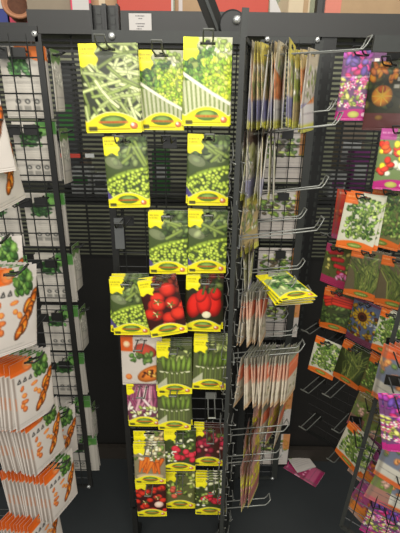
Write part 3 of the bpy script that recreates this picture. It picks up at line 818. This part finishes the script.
z3 = hook((wingpt(.86)+.004, .86, at(240, 238, .86).z), (1, 0), .185, 'long empty chrome hook, bent up at its tip, above lying yellow packet', m='chrome', tilt=8, gap=.022, up=.024)
wrow(240, .93, ['eK', 'eW', 'eK'], 247, 254, 'thin pale packet sliver close to wing above the peach fans', 'slivers above the peach fans', hk=False, yaw=(70, 84))
hook((wingpt(.90)+.004, .90, at(243, 57, .90).z), (1, 0), .235, 'chrome hook pointing right at the top of the wing', m='chrome', tilt=4, gap=.022, up=.022)
# lying packet on hooks
hl = hook((wingpt(.90)+.004, .90, at(240, 298, .90).z), (1, 0), .175, 'chrome hook carrying the lying yellow broccoli packet', m='chrome', tilt=6, gap=.03, up=.012)
zl = Vector((-.22, .975, .03)).normalized(); xl = Vector((.975, .22, .02)); xl = (xl-zl*xl.dot(zl)).normalized(); yl = zl.cross(xl)
B0 = at(274, 277, .975)
for i in range(3):
    m4 = Matrix((xl, yl, zl)).transposed().to_4x4()
    packet('broc', (0, 0, 0), ['lowest', 'middle', 'top'][i]+' yellow broccoli packet of the small pile lying on wing hooks').matrix_world = Matrix.Translation(B0+Vector((.004*(1-i), -.003*i, .007*i-.006))) @ Matrix.Rotation(R((i-1)*4), 4, 'Z') @ m4
wrow(286, .90, ['eP']*9, 247, 268, 'peach and grey packet in the small fan under lying yellow packet', 'small peach fan under the lying packet', hlabel='chrome hook holding the small peach fan of packets', yaw=(60, 72), L=.14, roll=3)
wrow(350, .86, ['eP']*9, 247, 271, 'peach-topped packet in the left large fan on the wing', 'left large peach fan', hlabel='chrome hook through the two large peach fans', yaw=(58, 70), L=.175, roll=4)
wrow(350, .87, ['eP']*7, 276, 294, 'peach-topped packet in the right large fan on the wing', 'right large peach fan', hk=False, yaw=(54, 66), roll=3)
wrow(400, .94, ['eF', 'eP', 'eF', 'eP'], 262, 284, 'peach and yellow packet hanging low behind the large fans', 'low packets behind the large fans', hk=False, yaw=(50, 66), roll=6)
wrow(428, .88, ['eF', 'eP', 'eF'], 247, 256, 'pink and yellow packet sliver below the large fans', 'pink slivers on lower wing', hlabel='chrome hook fifth down the wing, tip bent up', yaw=(60, 78), L=.16)
wrow(455, .83, ['eF', 'eF', 'eF', 'eF'], 245, 256, 'pink and yellow packet with pointed foot, lowest on wing', 'lowest wing packets', hlabel='lowest chrome hook on the wing, above base shelf', yaw=(55, 75), L=.15)
p = at(245, 512, .86); hook((wingpt(.86)+.004, .86, at(240, 505, .86).z), (1, 0), .13, 'bare chrome hook near the foot of the wing', m='chrome', tilt=8, gap=.022, up=.018)

# fallen packets on the base shelf
pack_mesh('fallW', art_rear(71), .088, .14)
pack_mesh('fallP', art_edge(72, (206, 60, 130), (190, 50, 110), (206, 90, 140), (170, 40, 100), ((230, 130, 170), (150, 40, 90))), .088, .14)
for key, x, y, a, lab, dz in (('fallP', 304, 471, 50, 'pink packet fallen flat on the black base shelf', .004), ('fallW', 297, 459, 20, 'white picture packet fallen on top of the pink packet', .013)):
    p = atz(x, y, PZ)
    o = packet(key, p, lab)
    o.matrix_world = Matrix.Translation((p.x, p.y, PZ+dz)) @ Matrix.Rotation(R(a), 4, 'Z') @ Matrix.Rotation(R(-90), 4, 'X') @ Matrix.Translation((0, 0, .06))

# ================================================================== LEFT RACK
LY = .93
lx = at(41, 60, LY).x; lz0 = at(98, 486, LY).z; lz1 = at(20, 34, LY).z
panel('left wire grid rack with white packets hung behind it', (lx-.33, LY), (lx, LY), lz0, lz1, ph=.0345, pv=.036, rw=.013, top=.028, m='black', wr=.0016)
pack_mesh('wbO', art_white_back(81, True), .100, .142)
for k in range(3): pack_mesh('wb%d' % k, art_white_back(82+k), .098, .130)
Lrows = [(21, 46, 'wbO'), (33, 122, 'wb0'), (43, 194, 'wb1'), (53, 255, 'wb2'), (59, 308, 'wb0'), (66, 356, 'wb1'), (73, 400, 'wb2'), (80, 438, 'wb0')]
nm = ['with orange corner, top row', 'with green corner, second row', 'third row from the top', 'fourth row from the top', 'fifth row from the top', 'sixth row from the top', 'seventh row from the top', 'lowest row']
for i, (x, y, k) in enumerate(Lrows):
    P = hangpt(x, y, LY+.022); packet(k, P, 'white packet back behind left wire grid, ' + nm[i])
    for j in range(2):
        packet(k, P+Vector((-.002*(j+1), .009*(j+1), -.001)), 'white packet further back in left grid stack, '+nm[i], group='left grid stack, '+nm[i], roll=random.uniform(-2, 2))
    hook((P.x, LY+.004, P.z), (0, 1), .075, 'dark hook behind left grid for the white packet, '+nm[i])
    hook((P.x-.035, LY-.004, P.z), (0, -1), .09, 'dark double hook in front of left grid, '+nm[i])
    # second column mostly outside on the left
    if i in (2, 3, 4, 5):
        P2 = hangpt(x-46, y, LY+.022); packet(k, P2, 'white packet back at the left of its neighbour, '+nm[i])
# oblique packets on the far side, right of rail
pack_mesh('wside', art_edge(91, (90, 150, 80), (200, 198, 194), (206, 202, 200), (214, 210, 206), ((206, 204, 200), (190, 190, 184))), .046, .125)
for i, (x, y) in enumerate(((50, 50), (59, 128), (68, 188), (80, 243), (85, 306), (91, 356), (98, 404))):
    P = hangpt(x, y, LY+.05)
    if i in (2, 5): continue
    packet('wside', (lx+.016, LY+.045, P.z), 'white packet in side view beyond left rack rail, ' + ['top', 'second', 'third', 'fourth', 'fifth', 'sixth', 'lowest'][i]+' one', yaw=84)
    hook((lx+.006, LY+.045, P.z), (1, 0), .03, 'short dark hook of the side-view white packet, ' + ['top', 'second', 'third', 'fourth', 'fifth', 'sixth', 'lowest'][i]+' one', gap=.012, up=.006)

# left fans of carrot packets hung on hooks pointing right from a panel outside the frame
for k in range(2): pack_mesh('wc%d' % k, art_white_carrot(k+1), .092, .148, .0035)
lpx = -.62
panel('left end wire panel carrying the fanned carrot packets', (lpx, .40), (lpx, .90), lz0, lz1, bolts=False)
def lfan(px, ytop, Y, n, label, step=.0088, yaw=66, roll=-12, pitch=0, grp=None):
    P = hangpt(px, ytop, Y)
    for i in range(n):
        lab = ('frontmost ' if i == 0 else '') + label + ('' if i == 0 else ', behind its frontmost')
        packet('wc%d' % (i % 2), P+Vector((-i*step, i*.0012, 0)), lab, group=None if i == 0 else grp or label, yaw=yaw+random.uniform(-3, 3), roll=roll+random.uniform(-2, 2), pitch=pitch)
    hook((lpx+.005, P.y, P.z), (1, 0), P.x-lpx+.02, 'hook of the fan: '+label, gap=.016)
lfan(58, 462, .70, 13, 'white orange carrot packet in the second lowest left fan', roll=0)
lfan(41, 409, .68, 10, 'white orange carrot packet in the third lowest left fan', roll=-2)
lfan(42, 510, .68, 9, 'white orange carrot packet in the lowest left fan', roll=0)
lfan(30, 356, .66, 7, 'white orange carrot packet in the fourth lowest left fan', roll=4, yaw=58)
lfan(58, 412, .80, 3, 'white carrot packet farther back, right of the third fan', roll=2, yaw=50)
lfan(11, 268, .60, 8, 'white orange carrot packet in the fan level with fourth grid row', roll=8, yaw=60)
lfan(-7, 238, .66, 3, 'carrot packet at left frame edge above the upper fan', roll=6, yaw=40)
lfan(-15, 122, .70, 3, 'white packet at left frame edge level with second grid row', roll=-8, yaw=74)
lfan(-36, 78, .68, 2, 'carrot packet at left frame edge level with top grid row', roll=-6, yaw=40)

# ================================================================== RIGHT RACK
rd = Vector((.7071, -.7071, 0)); rn = Vector((-.7071, -.7071, 0))
R0 = Vector((.365, 1.075, 0))
panel('right wire grid rack turned toward the centre, hung with orange packets', (R0.x, R0.y), (R0.x+.50*rd.x, R0.y+.50*rd.y), .50, at(385, 45, .9).z, bolts=False, left=False, wm='backp', wr=.001, m='black')
def rpt(px, py, off=.07):
    """point seen at px,py on the vertical plane parallel to the right rack, off in front of it"""
    d = CM @ Vector(((px-200)/F, -(py-266.5)/F, -1)); q = R0 + rn*off - CAMLOC
    k = q.dot(rn)/d.dot(rn); return CAMLOC + d*k
pack_mesh('purple', art_purple(), .094, .165); pack_mesh('pumpkin', art_pumpkinflower(), .094, .165); pack_mesh('tulip', art_tulip(), .094, .150)
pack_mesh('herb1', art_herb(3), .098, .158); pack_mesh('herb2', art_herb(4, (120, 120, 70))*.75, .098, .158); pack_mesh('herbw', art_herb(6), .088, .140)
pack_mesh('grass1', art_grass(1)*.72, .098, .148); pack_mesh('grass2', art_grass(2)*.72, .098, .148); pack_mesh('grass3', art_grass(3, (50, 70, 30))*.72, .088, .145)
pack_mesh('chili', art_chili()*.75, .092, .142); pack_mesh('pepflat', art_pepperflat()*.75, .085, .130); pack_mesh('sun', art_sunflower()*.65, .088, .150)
pack_mesh('redback', art_edge(95, (206, 60, 30), (196, 50, 40), (190, 40, 60), (200, 60, 130), ((220, 90, 40), (150, 40, 40))), .094, .15)
def rpack(key, px, ytop, label, off=.07, n=2, yaw=-45, roll=0, s=.86, hm='wire', hl=None):
    P = rpt(px, ytop, off) - Vector((0, 0, .010))
    packet(key, P, label, yaw=yaw, roll=roll, s=s)
    for i in range(1, n):
        packet(key, P - rn*.009*i, 'packet behind the ' + label, group='packets behind the '+label, yaw=yaw, roll=roll+random.uniform(-4, 4), s=s)
    b = P - rn*(off-.004)
    hook(b, rn, hl or off+.03, 'hook of the '+label, m=hm, gap=.018)
rpack('purple', 364, 50, 'magenta flower seed packet at top of right rack', .06, yaw=-14, n=3, s=.88)
rpack('pumpkin', 392, 60, 'dark packet with orange pumpkin beside the magenta flower packet', .05, yaw=-30, n=3)
rpack('tulip', 403, 128, 'red and yellow flower packet with magenta corner at right edge', .09, yaw=-25)
rpack('redback', 354, 190, 'red and magenta packet half behind the leafy herb packet', .05, n=1, yaw=-35)
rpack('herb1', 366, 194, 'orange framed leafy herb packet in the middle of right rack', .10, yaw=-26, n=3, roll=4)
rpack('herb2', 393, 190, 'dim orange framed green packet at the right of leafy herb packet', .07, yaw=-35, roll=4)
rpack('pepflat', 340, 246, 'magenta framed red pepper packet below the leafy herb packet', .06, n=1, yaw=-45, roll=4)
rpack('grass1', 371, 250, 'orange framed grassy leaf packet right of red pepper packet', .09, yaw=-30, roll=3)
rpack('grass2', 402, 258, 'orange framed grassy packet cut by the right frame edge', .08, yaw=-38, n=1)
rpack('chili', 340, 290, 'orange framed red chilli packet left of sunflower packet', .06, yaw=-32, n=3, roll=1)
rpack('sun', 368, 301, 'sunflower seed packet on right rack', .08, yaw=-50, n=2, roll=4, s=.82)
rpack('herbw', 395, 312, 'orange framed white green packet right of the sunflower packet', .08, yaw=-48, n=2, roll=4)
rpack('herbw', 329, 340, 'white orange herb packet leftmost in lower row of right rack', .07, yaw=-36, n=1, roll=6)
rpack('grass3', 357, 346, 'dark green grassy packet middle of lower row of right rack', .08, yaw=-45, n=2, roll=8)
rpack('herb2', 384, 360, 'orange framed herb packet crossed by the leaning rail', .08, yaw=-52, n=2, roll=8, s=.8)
for (x, y, L, lab) in ((320, 324, .09, 'empty chrome hook left of the white herb packet'), (322, 378, .11, 'empty dark chrome hook below white herb packet'), (345, 380, .12, 'empty chrome hook below dark green packet'), (318, 415, .10, 'empty chrome hook lowest at left end of right rack'), (352, 415, .11, 'empty chrome hook behind the leaning rail'), (345, 445, .10, 'faint hook low on the right rack'), (338, 232, .08, 'dark hook left of the leafy herb packet')):
    b = rpt(x, y, .004); hook(b, rn, L, lab, m='hookw', gap=.02, up=.012)
# top frame piece with bolt, right
p = at(372, 50, .86); q = at(412, 38, .86)
o = MB().box((0, 0, 0), (q.x-p.x+.1, .008, .028)).build('rack_top_bar', M['rail']); o.location = ((p.x+q.x)/2+.05, .86, (p.z+q.z)/2); tag(o, 'dark top bar with bolt at the upper right corner', 'bar')
s = MB().lathe((0, 0, 0), [(.006, 0), (.006, .002), (.003, .004), (.001, .0045)], 12, 'Y').build('bolt', M['bolt'], o, None, True); s.location = (-.03, -.004, .002)

# near leaning panel lower right
na = at(341, 526, .75); nb_ = at(400, 312, .75)
lean = (nb_.x-na.x)/(nb_.z-na.z)
nd = Vector((.80, -.60, 0))
near = panel('near right wire panel whose long rail leans across the lower right', (na.x, .75), (na.x+.34*nd.x, .75+.34*nd.y), na.z, nb_.z+.10, ph=.036, pv=.04, rw=.009, lean=0, bolts=False, wr=.0015)
near.matrix_world = Matrix.Translation(near.location) @ Matrix.Rotation(math.atan(lean), 4, 'Y')
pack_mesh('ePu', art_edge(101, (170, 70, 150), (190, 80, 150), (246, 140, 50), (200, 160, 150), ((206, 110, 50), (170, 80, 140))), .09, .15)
pack_mesh('ePk', art_purple(), .09, .14)
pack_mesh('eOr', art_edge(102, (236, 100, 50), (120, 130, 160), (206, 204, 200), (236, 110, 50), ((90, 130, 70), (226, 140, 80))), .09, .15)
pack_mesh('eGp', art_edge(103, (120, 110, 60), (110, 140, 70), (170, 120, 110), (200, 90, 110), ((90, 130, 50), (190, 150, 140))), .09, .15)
def nfan(keys, px, ytop, Y, label, yaw=-30, step=(.008, -.004), roll=8, hkl=.12, s=.92):
    P = hangpt(px, ytop, Y)
    for i, k in enumerate(keys):
        packet(k, P+Vector((step[0]*i, step[1]*i, 0)), label, group=label+' stack', yaw=yaw+random.uniform(-4, 4), roll=roll+random.uniform(-3, 3), s=s)
    hook(P+Vector((.01, .06, 0)), (-.25, -1), hkl, 'dark hook holding the '+label)
nfan(['eOr']*6, 403, 352, .70, 'orange topped striped packet in the fan right of leaning rail', yaw=-55, step=(.010, 0), roll=4)
nfan(['eGp']*3, 386, 418, .80, 'green and pink packet behind the leaning rail', yaw=-30)
nfan(['ePk']*2, 404, 394, .60, 'magenta flower packet at right edge below striped fan', yaw=-20, roll=-14)
nfan(['ePu']*6, 378, 448, .78, 'purple topped orange packet in upper fan behind near grid', yaw=-50, step=(.009, 0), roll=12)
nfan(['ePu']*6, 376, 490, .76, 'purple topped packet in the lowest right fan', yaw=-50, step=(.011, 0), roll=16)
nfan(['eGp', 'eOr'], 402, 466, .70, 'mixed orange green packet low at right edge', yaw=-25, roll=8)
nfan(['herbw']*2, 361, 432, .80, 'orange green packet just left of the leaning rail', yaw=-60, roll=10)

nfan(['eOr']*5, 408, 440, .68, 'orange striped packet at right edge between purple fans', yaw=-40, step=(.010, 0), roll=6)
nfan(['ePk']*2, 391, 505, .72, 'magenta packet at the lower right corner', yaw=-25, roll=10)
nfan(['eGp']*3, 372, 398, .86, 'small green packet behind the leaning rail above purple fans', yaw=-45, roll=8, s=.8)
# ================================================================== LIGHT
def area(name, loc, rot, size, power, col=(1, 1, 1)):
    l = bpy.data.lights.new(name, 'AREA'); l.shape = 'RECTANGLE'; l.size = size[0]; l.size_y = size[1]; l.energy = power; l.color = col
    o = bpy.data.objects.new(name, l); COL.objects.link(o); o.location = loc; o.rotation_euler = rot; return o
area('ceiling_light', (-.3, -.9, 2.7), (R(32), 0, 0), (2.4, .5), 48, (1, .97, .90))
area('ceiling_light_far', (0, 2.0, 2.7), (0, 0, 0), (2.4, .4), 34, (1, .96, .88))
area('ceiling_light_near', (.6, .25, 2.75), (R(12), 0, 0), (1.6, .3), 14, (1, .98, .92))
area('aisle_light_behind', (0, -1.6, 1.9), (R(78), 0, 0), (2.6, .9), 27, (1, .97, .90))  # added frontal fill behind the camera, lifts the dim lower packets
w = bpy.data.worlds.new('world'); bpy.context.scene.world = w; w.use_nodes = True
w.node_tree.nodes['Background'].inputs[0].default_value = (.95, .97, 1, 1)
w.node_tree.nodes['Background'].inputs[1].default_value = .36
sc = bpy.context.scene
sc.view_settings.view_transform = 'Standard'; sc.view_settings.look = 'None'; sc.view_settings.exposure = 0
